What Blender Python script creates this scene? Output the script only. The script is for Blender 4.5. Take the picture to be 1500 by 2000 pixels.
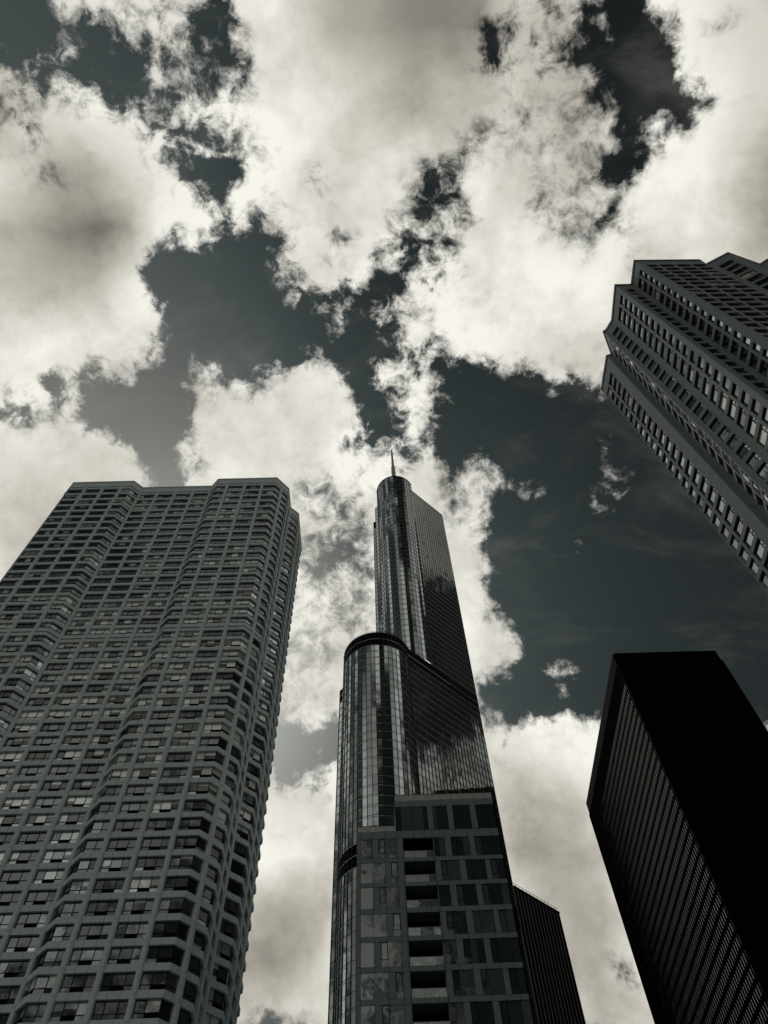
import bpy, math, random
from mathutils import Matrix, Vector
random.seed(11)
for o in list(bpy.data.objects):
    bpy.data.objects.remove(o)
SC = bpy.context.scene
COL = SC.collection
rad = math.radians
EYE = 1.6                      # height of the camera above the pavement

# ------------------------------------------------------------------ camera
F_PX = 1450.0                  # focal length in pixels of the 1500 x 2000 photograph
RC = ((0.99956031, 0.02474354, -0.01633858),
      (0.01349059, -0.87019633, -0.49252040),
      (-0.02640448, 0.49208342, -0.87014752))
cam_d = bpy.data.cameras.new("camera")
cam_d.sensor_fit = 'VERTICAL'
cam_d.sensor_height = 36.0
cam_d.lens = F_PX / 2000.0 * 36.0
cam_d.clip_start = 0.1
cam_d.clip_end = 20000.0
cam = bpy.data.objects.new("camera", cam_d)
COL.objects.link(cam)
RM = Matrix(RC)
cam.matrix_world = Matrix.Translation((0, 0, EYE)) @ RM.to_4x4()
SC.camera = cam
SC.view_settings.view_transform = 'Standard'
SC.view_settings.look = 'None'
SC.view_settings.exposure = 0.0
SC.view_settings.gamma = 1.0
SC.render.film_transparent = False
SC.cycles.max_bounces = 6
SC.cycles.glossy_bounces = 4
SC.cycles.diffuse_bounces = 3

# ------------------------------------------------------------------ sun
SUN_EL, SUN_AZ = rad(47), rad(-15)      # azimuth measured from +Y towards +X
sun_d = bpy.data.lights.new("sun", 'SUN')
sun_d.energy = 0.7            # the sun is behind cloud: weak and very soft
sun_d.angle = rad(12)
sun_d.color = (1.0, 0.95, 0.86)
sun = bpy.data.objects.new("sun", sun_d)
COL.objects.link(sun)
SUN_DIR = Vector((math.sin(SUN_AZ) * math.cos(SUN_EL), math.cos(SUN_AZ) * math.cos(SUN_EL), math.sin(SUN_EL)))
sun.rotation_euler = SUN_DIR.to_track_quat('Z', 'Y').to_euler()
sun.location = SUN_DIR * 900

# ------------------------------------------------------------------ sky and clouds (world)
# Cloud cover and cloud thickness over the part of the sky the camera faces, as rows of
# numbers from 0 to 35 over a stereographic chart of the sky dome (X to the right, Y ahead).
CX0, CX1, CY0, CY1 = -0.30, 0.30, -0.065, 0.61
COVER = [[1,1,1,1,1,1,1,1,1,1,1,1,1,1,1,3,33,35,35,35,31,32,32,5,30,35,35,35,35,35,35,35,35,35,35,35,35,35,35,35,35,35,35,35,35,19,1,1,20,35,35,35,35,35,35,35,35,35,35,35,35,35,35,35],
[1,1,1,1,1,1,1,1,1,1,1,1,1,1,1,9,35,35,35,35,30,34,27,6,33,35,35,35,35,35,35,35,35,35,35,35,35,35,35,35,35,35,35,35,35,25,1,1,12,35,35,35,35,35,35,35,35,35,35,35,35,35,35,35],
[1,1,1,1,1,1,1,1,1,1,1,1,1,1,6,28,30,21,22,22,20,22,12,6,33,35,35,35,35,35,35,35,35,35,35,35,35,35,35,35,35,28,26,26,26,17,5,1,4,32,35,35,35,35,35,35,35,35,35,35,35,35,35,35],
[1,1,1,1,1,1,1,1,1,1,1,1,1,2,3,6,3,20,17,19,21,21,7,3,26,35,35,35,35,35,35,35,35,35,35,35,35,35,35,27,4,17,23,23,21,18,11,2,1,1,15,35,29,25,33,35,35,35,35,35,35,35,35,35],
[32,32,32,32,32,32,32,31,31,31,31,10,15,20,16,4,1,1,4,20,21,20,5,3,19,35,35,35,35,35,35,35,35,35,35,35,35,35,35,30,5,15,14,14,12,12,6,1,1,1,5,29,35,35,35,35,35,35,35,35,35,35,35,35],
[35,35,35,35,35,35,35,35,35,35,32,22,18,19,22,20,13,2,6,21,21,21,11,12,15,35,35,35,35,35,35,35,35,35,35,35,35,35,35,35,34,32,31,31,33,27,5,2,1,1,1,25,35,35,35,35,35,35,35,35,35,35,35,35],
[18,18,18,18,18,18,18,18,18,18,19,26,32,31,30,29,27,21,17,25,21,21,21,21,28,35,35,35,35,35,35,35,35,35,35,35,35,35,35,34,33,31,28,27,27,26,16,11,2,1,1,2,13,35,35,35,35,35,35,35,35,35,35,35],
[21,20,20,20,19,19,19,19,18,18,18,18,30,35,35,35,35,33,24,21,15,21,21,21,25,32,34,35,35,35,35,35,35,35,35,35,35,34,29,28,28,30,28,27,27,27,27,23,6,8,19,7,22,35,35,35,35,35,35,35,35,35,35,35],
[35,35,35,35,35,35,35,35,35,35,34,34,34,35,35,35,35,35,33,19,3,21,20,18,23,26,31,35,35,35,35,35,35,35,35,35,35,35,29,24,28,29,30,27,27,27,27,22,5,9,11,32,35,35,35,35,35,35,35,35,35,35,35,35],
[35,35,35,35,35,35,35,35,35,35,35,30,29,35,35,35,35,35,35,30,3,2,2,3,27,30,35,34,27,34,35,35,35,35,35,32,19,15,23,31,33,34,33,28,27,27,25,6,5,15,33,35,35,35,35,35,35,35,35,35,35,35,35,35],
[35,35,35,35,35,35,35,35,35,35,35,35,35,35,35,35,35,35,35,34,31,18,4,21,33,30,35,35,31,31,35,35,35,35,35,27,12,12,13,31,35,35,34,28,27,27,27,20,21,33,35,35,35,35,35,35,35,35,35,35,35,35,35,35],
[35,35,35,35,35,35,35,35,35,35,35,35,35,35,35,35,35,35,35,35,35,32,10,29,17,23,29,34,35,34,35,35,35,35,28,24,15,12,15,29,35,35,34,22,19,23,27,25,16,30,35,35,35,35,35,35,35,35,35,35,35,35,35,35],
[35,35,35,35,35,35,35,35,35,35,35,35,35,35,35,35,35,31,25,17,25,13,1,2,5,14,26,34,29,16,29,35,35,34,25,19,14,14,24,35,35,35,35,32,25,27,26,26,32,30,35,35,35,35,35,35,35,35,35,35,35,35,35,35],
[35,35,35,35,35,35,35,35,35,35,35,35,35,35,35,35,33,6,1,1,1,1,1,1,7,14,23,34,33,27,34,35,35,22,15,20,15,16,27,35,35,35,35,35,35,34,32,30,35,29,34,35,35,35,35,35,35,35,35,35,35,35,35,35],
[35,35,35,35,35,35,35,35,35,35,35,35,35,35,35,35,30,5,1,1,1,1,1,1,3,10,18,29,32,33,34,29,29,8,11,23,18,18,28,35,35,35,35,35,35,35,35,35,35,35,35,35,35,35,35,35,35,35,35,35,35,35,35,35],
[35,35,35,35,35,35,35,35,35,35,35,35,35,35,35,35,34,20,2,1,1,1,1,1,1,1,9,16,17,16,8,2,2,5,20,23,23,28,33,35,35,35,35,35,35,35,35,35,35,35,35,35,35,35,35,35,35,35,35,35,35,35,35,35],
[35,35,35,35,35,35,35,35,35,35,35,35,35,35,35,35,35,29,5,1,1,1,1,1,1,1,1,2,6,14,8,6,6,24,25,29,33,35,35,35,35,35,35,35,35,35,35,35,35,35,35,35,35,35,35,35,35,35,35,35,35,35,35,35],
[35,35,35,35,35,35,35,35,35,35,35,35,35,35,35,35,34,17,3,1,1,1,1,1,1,1,1,2,3,2,1,1,1,9,22,33,33,28,32,35,35,35,35,35,35,35,35,35,35,35,35,35,35,35,35,35,35,35,35,35,35,35,35,35],
[35,35,35,35,35,35,35,35,35,35,29,33,33,23,34,32,23,10,2,9,12,2,1,1,1,1,4,25,22,2,1,1,1,4,18,21,21,20,29,34,34,35,35,35,35,35,35,35,35,35,35,35,35,35,35,35,35,35,35,35,35,35,35,35],
[18,22,26,29,31,33,34,33,32,26,5,21,14,23,25,16,3,1,4,17,22,12,2,3,18,22,26,34,32,10,1,5,5,26,27,27,22,5,3,7,9,24,21,14,28,34,32,34,35,35,35,35,35,35,34,34,34,34,33,33,32,30,29,27],
[25,20,16,12,9,8,7,7,6,24,29,16,2,4,1,1,1,1,19,32,23,27,27,28,35,35,35,35,35,28,9,11,11,30,27,27,27,16,0,0,0,0,1,0,5,9,3,13,15,13,12,11,9,8,7,6,5,4,3,2,1,1,1,0],
[35,35,35,35,35,34,34,34,32,35,35,32,12,2,1,1,1,1,11,32,32,34,35,35,35,35,35,35,35,35,29,8,8,6,15,21,26,11,1,1,0,0,0,0,0,0,0,0,0,0,0,0,0,0,0,0,0,0,0,0,0,0,0,0],
[35,35,35,35,35,35,35,35,35,35,35,35,34,20,3,1,1,1,13,33,35,35,35,35,35,35,35,35,35,35,33,11,11,1,6,24,25,7,11,8,0,0,0,0,0,1,0,1,3,3,0,0,0,0,0,0,0,0,0,0,0,0,0,0],
[35,35,35,35,35,35,35,35,35,35,35,35,35,35,27,9,1,8,21,25,34,35,35,35,35,35,35,35,35,28,15,13,13,19,19,25,24,4,1,0,0,0,0,0,0,0,4,8,6,5,3,0,0,0,0,0,0,0,0,0,0,0,0,0],
[35,35,35,35,35,35,35,35,35,35,35,35,35,35,35,19,1,7,22,21,33,35,35,35,35,35,35,35,35,31,23,33,33,28,14,20,28,12,1,4,11,5,0,0,0,0,5,7,13,12,5,0,0,0,0,0,0,0,0,0,0,0,0,0],
[35,35,35,35,35,35,35,35,35,35,35,35,35,35,35,22,2,4,28,34,35,35,35,35,35,34,33,32,26,29,30,30,30,34,31,32,35,28,20,25,27,14,4,4,2,4,1,1,3,8,10,2,0,0,0,0,0,0,0,0,0,0,0,0],
[35,35,35,35,35,35,35,35,35,35,35,35,35,35,35,28,18,16,31,35,35,35,35,35,35,28,23,25,25,25,25,27,27,34,35,35,35,30,27,27,27,16,6,11,11,5,0,4,14,15,8,1,0,0,0,0,0,0,0,0,0,0,0,0],
[35,35,35,35,35,35,35,35,35,35,35,35,35,35,35,35,35,35,35,35,35,35,35,35,34,28,24,25,25,25,25,27,27,34,35,35,35,32,28,27,27,13,1,1,1,0,0,2,8,8,1,0,0,0,0,0,0,0,0,0,0,0,0,0],
[35,35,35,35,35,35,35,35,35,35,35,35,35,35,35,35,35,35,35,35,35,35,35,35,34,27,25,25,25,25,25,27,27,34,35,35,35,34,29,27,27,13,0,0,0,0,1,1,0,0,0,0,0,0,0,0,0,0,0,0,0,0,0,0],
[35,35,35,35,35,35,35,35,35,35,35,35,35,35,35,35,35,35,35,35,35,35,35,35,34,27,22,16,12,19,25,28,28,34,35,35,35,35,32,28,24,4,0,0,0,0,7,14,2,0,0,0,0,0,0,0,0,0,0,0,0,0,0,0],
[35,35,35,35,35,35,35,35,35,35,35,35,35,35,35,35,35,35,35,35,35,35,35,35,34,27,20,6,7,20,21,23,23,34,35,35,35,35,34,33,25,2,0,0,0,0,0,3,1,0,0,0,0,0,0,0,0,0,0,0,0,0,0,0],
[35,35,35,35,35,35,35,35,35,35,35,35,35,35,35,35,35,35,35,35,35,35,35,35,32,26,24,14,14,21,14,20,20,34,35,35,35,35,35,35,31,7,0,0,0,0,0,0,0,0,0,0,0,0,0,0,0,0,0,0,0,0,0,0],
[35,35,35,35,35,35,35,35,35,35,35,35,35,35,35,35,35,35,35,35,35,35,35,35,30,24,23,18,18,24,21,26,26,34,35,35,35,35,35,35,34,13,0,0,0,0,0,0,0,0,0,0,0,0,0,0,0,0,0,0,0,0,0,0],
[35,35,35,35,35,35,35,35,35,35,35,35,35,35,35,35,35,35,35,35,35,35,35,34,27,25,25,25,25,25,25,28,28,35,35,35,35,35,35,35,33,15,2,0,0,0,0,0,0,0,0,0,0,0,0,0,0,0,0,0,0,0,0,0],
[35,35,35,35,35,35,35,35,35,35,35,35,35,35,35,35,35,35,35,35,35,35,35,33,24,23,25,25,25,24,24,29,29,35,35,35,35,35,35,35,35,33,20,3,0,0,0,0,0,0,0,0,0,0,0,0,0,0,0,0,0,0,0,0],
[35,35,35,35,35,35,35,35,35,35,35,35,35,35,35,35,35,35,35,35,35,35,35,31,25,25,24,22,26,29,31,33,33,35,35,35,35,35,35,35,35,35,33,15,0,0,0,0,0,0,0,0,0,0,0,0,0,0,0,0,0,0,0,0],
[35,35,35,35,35,35,35,35,35,35,35,35,35,35,35,35,35,35,35,35,35,35,34,28,25,25,25,24,31,35,35,35,35,35,35,35,35,35,35,35,35,35,29,6,0,1,3,5,2,0,0,0,0,0,0,0,0,0,0,0,0,0,0,0],
[35,35,35,35,35,35,35,35,35,35,35,35,35,35,35,35,35,35,35,35,35,35,33,27,25,25,25,27,34,35,35,35,35,35,35,35,35,35,35,34,32,27,14,1,1,11,19,20,11,1,0,0,0,0,0,0,0,0,0,0,0,0,0,0],
[35,35,35,35,35,35,35,35,35,35,35,35,35,35,35,35,35,35,35,35,35,35,31,26,25,25,25,28,35,35,35,35,35,35,35,35,35,35,34,16,4,2,0,0,0,5,12,11,3,0,0,0,0,0,0,0,0,0,0,1,1,3,6,10],
[35,35,35,35,35,35,35,35,35,35,35,35,35,35,35,35,35,35,35,35,35,35,29,25,24,25,25,31,34,34,34,35,35,35,35,35,35,35,35,28,7,1,0,0,1,1,1,1,1,1,2,3,5,7,10,13,14,17,22,26,30,32,34,35],
[35,35,35,35,35,35,35,35,35,35,35,35,35,35,35,35,35,35,35,35,35,34,25,12,7,14,23,19,10,9,16,33,33,35,35,35,35,35,35,35,31,23,6,5,23,29,28,29,29,29,31,32,33,34,34,35,35,35,35,35,35,35,35,35],
[35,35,35,35,35,35,35,35,35,35,35,35,35,35,35,35,35,35,35,35,35,32,20,6,4,4,6,5,4,4,13,33,33,35,35,35,35,35,35,35,35,34,25,29,35,35,35,35,35,35,35,35,35,35,35,35,35,35,35,35,35,35,35,35],
[35,35,35,35,35,35,35,35,35,35,35,35,35,35,35,35,35,35,35,35,35,34,23,6,4,4,4,5,5,12,26,34,34,35,35,35,35,35,35,35,35,35,35,35,35,35,35,35,35,35,35,35,35,35,35,35,35,35,35,35,35,35,35,35],
[35,35,35,35,35,35,35,35,35,35,35,35,35,35,35,35,35,35,35,35,35,35,27,7,11,13,7,14,29,32,35,35,35,35,35,35,35,35,35,35,35,35,35,35,35,35,35,35,35,35,35,35,35,35,35,35,35,35,35,35,35,35,35,35],
[35,35,35,35,35,35,35,35,35,35,35,35,35,35,35,35,35,35,35,35,35,35,33,23,32,34,31,32,35,35,35,35,35,35,35,35,35,35,35,35,35,35,35,35,35,35,35,35,35,35,35,35,35,35,35,35,35,35,35,35,35,35,35,35],
[35,35,35,35,35,35,35,35,35,35,35,35,35,35,35,35,35,35,35,35,35,35,35,35,35,35,35,35,35,35,35,35,35,35,35,35,35,35,35,35,35,35,35,35,35,35,35,35,35,35,35,35,35,35,35,35,35,35,35,35,35,35,35,35],
[35,35,35,35,35,35,35,35,35,35,35,35,35,35,35,35,35,35,35,35,35,35,35,35,35,35,35,35,35,35,35,35,35,35,35,35,35,35,35,35,35,35,35,35,35,35,35,35,35,35,35,35,35,35,35,35,35,35,35,35,35,35,35,35],
[35,35,35,35,35,35,35,35,35,35,35,35,35,35,35,35,35,35,35,35,35,35,35,35,35,35,35,35,35,35,35,35,35,35,35,35,35,35,35,35,35,35,35,35,35,35,35,35,35,35,35,35,35,35,35,35,35,35,35,35,35,35,35,35],
[35,35,35,35,35,35,35,35,35,35,35,35,35,35,35,35,35,35,35,35,35,35,35,35,35,35,35,35,35,35,35,35,35,35,35,35,35,35,35,35,35,35,35,35,35,35,35,35,35,35,35,35,35,35,35,35,35,35,35,35,35,35,35,35],
[35,35,35,35,35,35,35,35,35,35,35,35,35,35,35,35,35,35,35,35,35,35,35,35,35,35,35,35,35,35,35,35,35,35,35,35,35,35,35,35,35,35,35,35,35,35,35,35,35,35,35,35,35,35,35,35,35,35,35,35,35,35,35,35],
[35,35,35,35,35,35,35,35,35,35,35,35,35,35,35,35,35,35,35,35,35,35,35,35,35,35,35,35,35,35,35,35,35,35,35,35,35,35,35,35,35,35,35,35,35,35,35,35,35,35,35,35,35,35,35,35,35,35,35,35,35,35,35,35],
[35,35,35,35,35,35,35,35,35,35,35,35,35,35,35,35,35,35,35,35,35,35,35,35,35,35,35,35,35,35,35,35,35,35,35,35,35,35,35,35,35,35,35,35,35,35,35,35,35,35,35,35,35,35,35,35,35,35,35,35,35,35,35,35],
[35,35,35,35,35,35,35,35,35,35,35,35,35,35,35,35,35,35,35,35,35,35,35,35,35,35,35,35,35,35,35,35,35,35,35,35,35,35,35,35,35,35,35,35,35,35,35,35,35,35,35,35,35,35,35,35,35,35,35,35,35,35,35,35],
[35,35,35,35,35,35,35,35,35,35,35,35,35,35,35,35,35,35,35,35,35,35,35,35,35,35,35,35,35,35,35,35,35,35,35,35,35,35,35,35,35,35,35,35,35,35,35,35,35,35,30,30,33,35,35,35,35,35,35,35,35,35,35,35],
[35,35,35,35,35,35,35,35,35,35,35,35,35,35,35,35,35,35,35,35,35,35,35,35,35,35,35,35,35,35,35,35,35,35,35,35,35,35,35,35,35,35,35,35,35,35,35,35,35,35,33,21,30,35,35,35,35,35,35,35,35,35,35,35],
[35,35,35,35,35,35,35,35,35,35,35,35,35,35,35,35,35,35,35,35,35,35,35,35,35,35,35,35,35,35,35,35,35,35,35,35,35,35,35,35,35,35,35,35,35,35,35,35,35,35,35,35,35,35,35,35,35,35,35,35,35,35,35,35],
[35,35,35,35,35,35,35,35,35,35,35,35,35,35,35,35,35,35,35,35,35,30,22,29,32,34,35,35,35,35,35,35,35,35,35,35,35,35,35,35,35,35,35,35,35,35,35,35,35,35,35,35,35,35,35,35,35,35,35,35,35,35,35,35]]
SHADE = [[35,35,35,35,35,35,35,35,35,35,35,35,35,34,26,20,19,15,15,18,32,35,35,35,35,32,28,28,28,28,28,28],
[35,35,35,35,35,35,35,35,35,35,35,35,35,34,27,21,20,16,15,17,24,25,26,34,35,34,29,28,28,28,28,28],
[24,24,24,25,25,26,32,35,34,33,35,35,35,35,34,31,27,25,26,29,30,25,24,30,35,35,33,29,28,28,28,28],
[34,34,34,33,33,30,27,24,28,32,34,35,35,35,35,35,35,35,35,35,35,33,29,31,35,35,34,27,22,22,22,22],
[22,22,23,23,23,21,16,14,22,34,35,35,35,35,35,35,35,35,35,35,35,33,28,30,35,35,35,31,23,22,22,22],
[30,29,28,27,26,23,23,25,33,35,35,35,35,35,35,35,35,35,35,35,35,35,35,35,35,35,35,33,31,31,30,30],
[35,35,35,35,35,35,35,35,35,35,35,35,35,35,35,35,35,35,35,35,35,35,35,35,35,35,35,35,35,35,35,35],
[35,35,35,35,35,35,35,35,35,35,35,35,35,33,34,35,35,35,35,35,35,35,35,35,35,35,35,35,35,35,35,35],
[29,30,30,30,31,31,32,33,35,35,35,35,35,34,34,35,35,35,35,35,35,35,35,35,35,35,35,35,35,35,35,35],
[27,27,27,28,29,30,30,30,33,35,35,35,35,35,35,35,35,35,35,35,35,35,35,35,35,35,35,35,35,35,35,35],
[32,32,31,33,35,35,35,35,35,35,35,35,35,35,35,35,35,35,35,35,35,35,35,35,35,35,35,35,35,35,35,35],
[35,35,35,35,35,35,35,35,35,35,35,35,35,35,35,35,35,35,35,35,35,35,35,35,35,35,35,35,35,35,35,35],
[35,35,35,35,35,35,35,35,35,35,35,35,35,35,35,35,35,35,35,35,35,35,35,35,35,35,35,35,35,35,35,35],
[35,35,35,35,35,35,35,35,35,35,35,35,35,35,35,35,35,35,35,35,35,35,35,35,35,35,35,35,35,35,35,35],
[35,35,35,35,35,35,35,35,35,35,35,35,35,35,35,35,35,35,35,35,35,35,35,35,35,35,35,35,35,35,35,35],
[35,35,35,35,35,35,35,35,35,35,34,32,33,35,35,35,35,35,35,35,35,35,35,35,35,35,35,35,35,35,35,35],
[35,35,35,35,35,35,35,35,35,35,35,33,30,31,34,35,35,35,35,35,33,29,26,25,29,34,35,35,35,35,35,35],
[35,35,35,35,35,35,35,35,35,35,35,35,34,33,34,35,35,35,35,35,30,22,20,21,25,33,35,35,35,35,35,35],
[35,35,35,35,35,35,35,35,35,34,30,25,24,25,32,35,35,35,35,35,34,29,23,21,23,30,34,35,35,35,35,35],
[35,35,35,35,35,35,35,35,35,32,25,22,22,25,31,35,35,35,35,35,35,34,30,24,22,27,34,35,35,35,35,35],
[35,35,35,35,35,35,35,35,34,30,26,26,28,31,34,35,35,35,35,35,35,35,34,31,26,30,35,35,35,35,35,35]]

world = bpy.data.worlds.new("World")
SC.world = world
world.use_nodes = True
NT = world.node_tree
NT.nodes.clear()


def nd(tree, typ, **kw):
    n = tree.nodes.new(typ)
    for k, v in kw.items():
        setattr(n, k, v)
    return n


def wire(tree, sock, v):
    if isinstance(v, (int, float)):
        sock.default_value = v
    elif isinstance(v, (tuple, list)):
        sock.default_value = v
    else:
        tree.links.new(v, sock)


def M(op, a, b=0.0, c=0.0, clamp=False, tree=None):
    t = tree or NT
    n = nd(t, 'ShaderNodeMath', operation=op, use_clamp=clamp)
    for i, v in enumerate((a, b, c)):
        wire(t, n.inputs[i], v)
    return n.outputs[0]


def V(op, a, b=(0, 0, 0), s=None, tree=None):
    t = tree or NT
    n = nd(t, 'ShaderNodeVectorMath', operation=op)
    wire(t, n.inputs[0], a)
    if op not in ('ABSOLUTE', 'LENGTH', 'NORMALIZE', 'SCALE'):
        wire(t, n.inputs[1], b)
    if s is not None:
        wire(t, n.inputs['Scale'], s)
    return n.outputs['Value'] if op in ('DOT_PRODUCT', 'LENGTH', 'DISTANCE') else n.outputs['Vector']


def smooth(v, a, b, lo=0.0, hi=1.0, tree=None):
    t = tree or NT
    n = nd(t, 'ShaderNodeMapRange', interpolation_type='SMOOTHSTEP')
    wire(t, n.inputs['Value'], v)
    n.inputs['From Min'].default_value = a
    n.inputs['From Max'].default_value = b
    n.inputs['To Min'].default_value = lo
    n.inputs['To Max'].default_value = hi
    return n.outputs['Result']


def noise(vec, scale, detail, rough, w=0.0, dist=0.0, dims='3D', tree=None, out='Fac'):
    t = tree or NT
    n = nd(t, 'ShaderNodeTexNoise', noise_dimensions=dims)
    wire(t, n.inputs['Vector'], vec)
    n.inputs['Scale'].default_value = scale
    n.inputs['Detail'].default_value = detail
    n.inputs['Roughness'].default_value = rough
    n.inputs['Distortion'].default_value = dist
    if dims == '4D':
        n.inputs['W'].default_value = w
    return n.outputs[out]


def rgb_mix(a, b, f, tree=None):
    t = tree or NT
    n = nd(t, 'ShaderNodeMix', data_type='RGBA')
    wire(t, n.inputs[0], f)
    wire(t, n.inputs[6], a)
    wire(t, n.inputs[7], b)
    return n.outputs[2]


def ramp(fac, stops):
    n = nd(NT, 'ShaderNodeValToRGB')
    cr = n.color_ramp
    cr.interpolation = 'LINEAR'
    k = len(stops)
    cr.elements[0].position = 0.0
    cr.elements[1].position = 1.0
    for i in range(1, k - 1):
        cr.elements.new(i / (k - 1))
    for i in range(k):
        cr.elements[i].color = (*stops[i], 1.0)
    NT.links.new(fac, n.inputs[0])
    return n.outputs[0]


geo = nd(NT, 'ShaderNodeTexCoord')
D = V('NORMALIZE', geo.outputs['Generated'])
sepD = nd(NT, 'ShaderNodeSeparateXYZ')
NT.links.new(D, sepD.inputs[0])
dx, dy, dz = sepD.outputs
inv = M('DIVIDE', 1.0, M('MAXIMUM', M('ADD', dz, 1.0), 0.05))
cmb = nd(NT, 'ShaderNodeCombineXYZ')
NT.links.new(M('MULTIPLY', dx, inv), cmb.inputs[0])
NT.links.new(M('MULTIPLY', dy, inv), cmb.inputs[1])
P = cmb.outputs[0]                               # stereographic chart of the dome
# ragged edges: push the chart about with turbulence before reading the cover
w1 = V('SUBTRACT', noise(P, 16.0, 3.0, 0.55, out='Color'), (0.5, 0.5, 0.5))
w2 = V('SUBTRACT', noise(P, 70.0, 6.0, 0.62, out='Color'), (0.5, 0.5, 0.5))
PW = V('ADD', P, V('ADD', V('SCALE', w1, s=0.020), V('SCALE', w2, s=0.016)))
sp = nd(NT, 'ShaderNodeSeparateXYZ')
NT.links.new(PW, sp.inputs[0])
px, py = sp.outputs[0], sp.outputs[1]


def chart(rows, halves, px, py, rgbdigits=False):
    ny = len(rows)
    Yg = M('MULTIPLY', M('SUBTRACT', py, CY0), (ny - 1) / (CY1 - CY0))
    Yg = M('MINIMUM', M('MAXIMUM', Yg, 0.0), ny - 1.0)
    yv = nd(NT, 'ShaderNodeCombineXYZ')
    for i in range(3):
        NT.links.new(Yg, yv.inputs[i])
    if halves == 2:
        fl = M('DIVIDE', M('SUBTRACT', px, CX0), -CX0, clamp=True)
        fr = M('DIVIDE', px, CX1, clamp=True)
        side = M('GREATER_THAN', px, 0.0)
    else:
        fl = M('DIVIDE', M('SUBTRACT', px, CX0), CX1 - CX0, clamp=True)
    tot = None
    val = [[c / 35.0 for c in r] for r in rows]
    for g in range(0, ny, 3):
        grp = [val[min(g + k, ny - 1)] if g + k < ny else [0.0] * len(val[0]) for k in range(3)]
        col = list(zip(*grp))
        c = ramp(fl, col[:32])
        if halves == 2:
            c = rgb_mix(c, ramp(fr, col[32:]), side)
        wgt = V('MAXIMUM', V('SUBTRACT', (1, 1, 1), V('ABSOLUTE', V('SUBTRACT', yv.outputs[0], (g, g + 1, g + 2)))), (0, 0, 0))
        d = V('DOT_PRODUCT', c, wgt)
        tot = d if tot is None else M('ADD', tot, d)
    return tot


cover_map = chart(COVER, 2, px, py)
shade_map = chart(SHADE, 1, px, py)
# rest of the dome (behind the camera and near the horizon): noise cumulus, reshaped by hand for reflections
sP = nd(NT, 'ShaderNodeSeparateXYZ')
NT.links.new(P, sP.inputs[0])
ex = M('SUBTRACT', M('ABSOLUTE', sP.outputs[0]), 0.30)
ey = M('MAXIMUM', M('SUBTRACT', CY0, sP.outputs[1]), M('SUBTRACT', sP.outputs[1], CY1))
outside = smooth(M('MAXIMUM', ex, ey), 0.0, 0.03)
big = noise(V('ADD', P, (3.1, 1.7, 0.4)), 5.5, 3.0, 0.55)


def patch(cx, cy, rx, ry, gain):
    """An added, unseen bank of cloud (gain > 0) or a clear patch (gain < 0) centred on one part of the dome."""
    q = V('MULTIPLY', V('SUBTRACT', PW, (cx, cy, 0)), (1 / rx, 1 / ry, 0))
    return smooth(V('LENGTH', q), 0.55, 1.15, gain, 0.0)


added_banks = None  # out-of-view cloud and clear sky added to set what the facades reflect
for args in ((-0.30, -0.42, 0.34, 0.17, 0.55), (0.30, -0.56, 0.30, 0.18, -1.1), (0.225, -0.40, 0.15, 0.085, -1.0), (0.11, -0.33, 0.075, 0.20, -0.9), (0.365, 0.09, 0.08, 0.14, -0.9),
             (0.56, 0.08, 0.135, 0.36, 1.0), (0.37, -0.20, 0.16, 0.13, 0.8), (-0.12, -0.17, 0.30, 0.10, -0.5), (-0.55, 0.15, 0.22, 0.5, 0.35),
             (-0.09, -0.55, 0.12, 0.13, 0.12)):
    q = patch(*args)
    added_banks = q if added_banks is None else M('ADD', added_banks, q)
cover_far = M('ADD', smooth(big, 0.40, 0.62), added_banks, clamp=True)
shade_far = smooth(noise(V('ADD', P, (7.7, 2.2, 5.0)), 4.0, 2.0, 0.5), 0.35, 0.7, 1.0, 0.45)
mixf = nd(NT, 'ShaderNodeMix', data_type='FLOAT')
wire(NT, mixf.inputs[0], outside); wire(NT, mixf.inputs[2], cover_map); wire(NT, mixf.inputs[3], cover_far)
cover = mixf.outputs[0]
mixs = nd(NT, 'ShaderNodeMix', data_type='FLOAT')
wire(NT, mixs.inputs[0], outside); wire(NT, mixs.inputs[2], shade_map); wire(NT, mixs.inputs[3], shade_far)
shade = mixs.outputs[0]

fine = noise(P, 30.0, 14.0, 0.69, dist=0.35)
wisp = noise(V('ADD', P, (4.2, 8.8, 1.3)), 80.0, 9.0, 0.66, dist=0.5)
turb = M('ADD', M('MULTIPLY', M('SUBTRACT', fine, 0.5), 1.15), M('MULTIPLY', M('SUBTRACT', wisp, 0.5), 0.90))
edge = M('MULTIPLY', M('MULTIPLY', cover, M('SUBTRACT', 1.0, cover)), 4.0)       # 1 where cloud is thin
patchy = smooth(noise(V('ADD', P, (1.9, 5.5, 2.2)), 7.0, 3.0, 0.5), 0.40, 0.66, 0.15, 1.0)
amp = M('ADD', M('MULTIPLY', edge, 2.35), M('MULTIPLY', patchy, 0.90))
dens = M('ADD', M('SUBTRACT', M('MULTIPLY', cover, 1.22), 0.23), M('MULTIPLY', turb, amp))
alpha = M('POWER', smooth(dens, 0.03, 0.98), 1.1)
# a thin broken veil in the open sky
veil = M('MULTIPLY', smooth(noise(V('MULTIPLY', P, (1.0, 2.2, 1.0)), 9.0, 8.0, 0.62, dist=0.6), 0.46, 0.78), 0.055)
alpha = M('MAXIMUM', alpha, veil)
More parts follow.
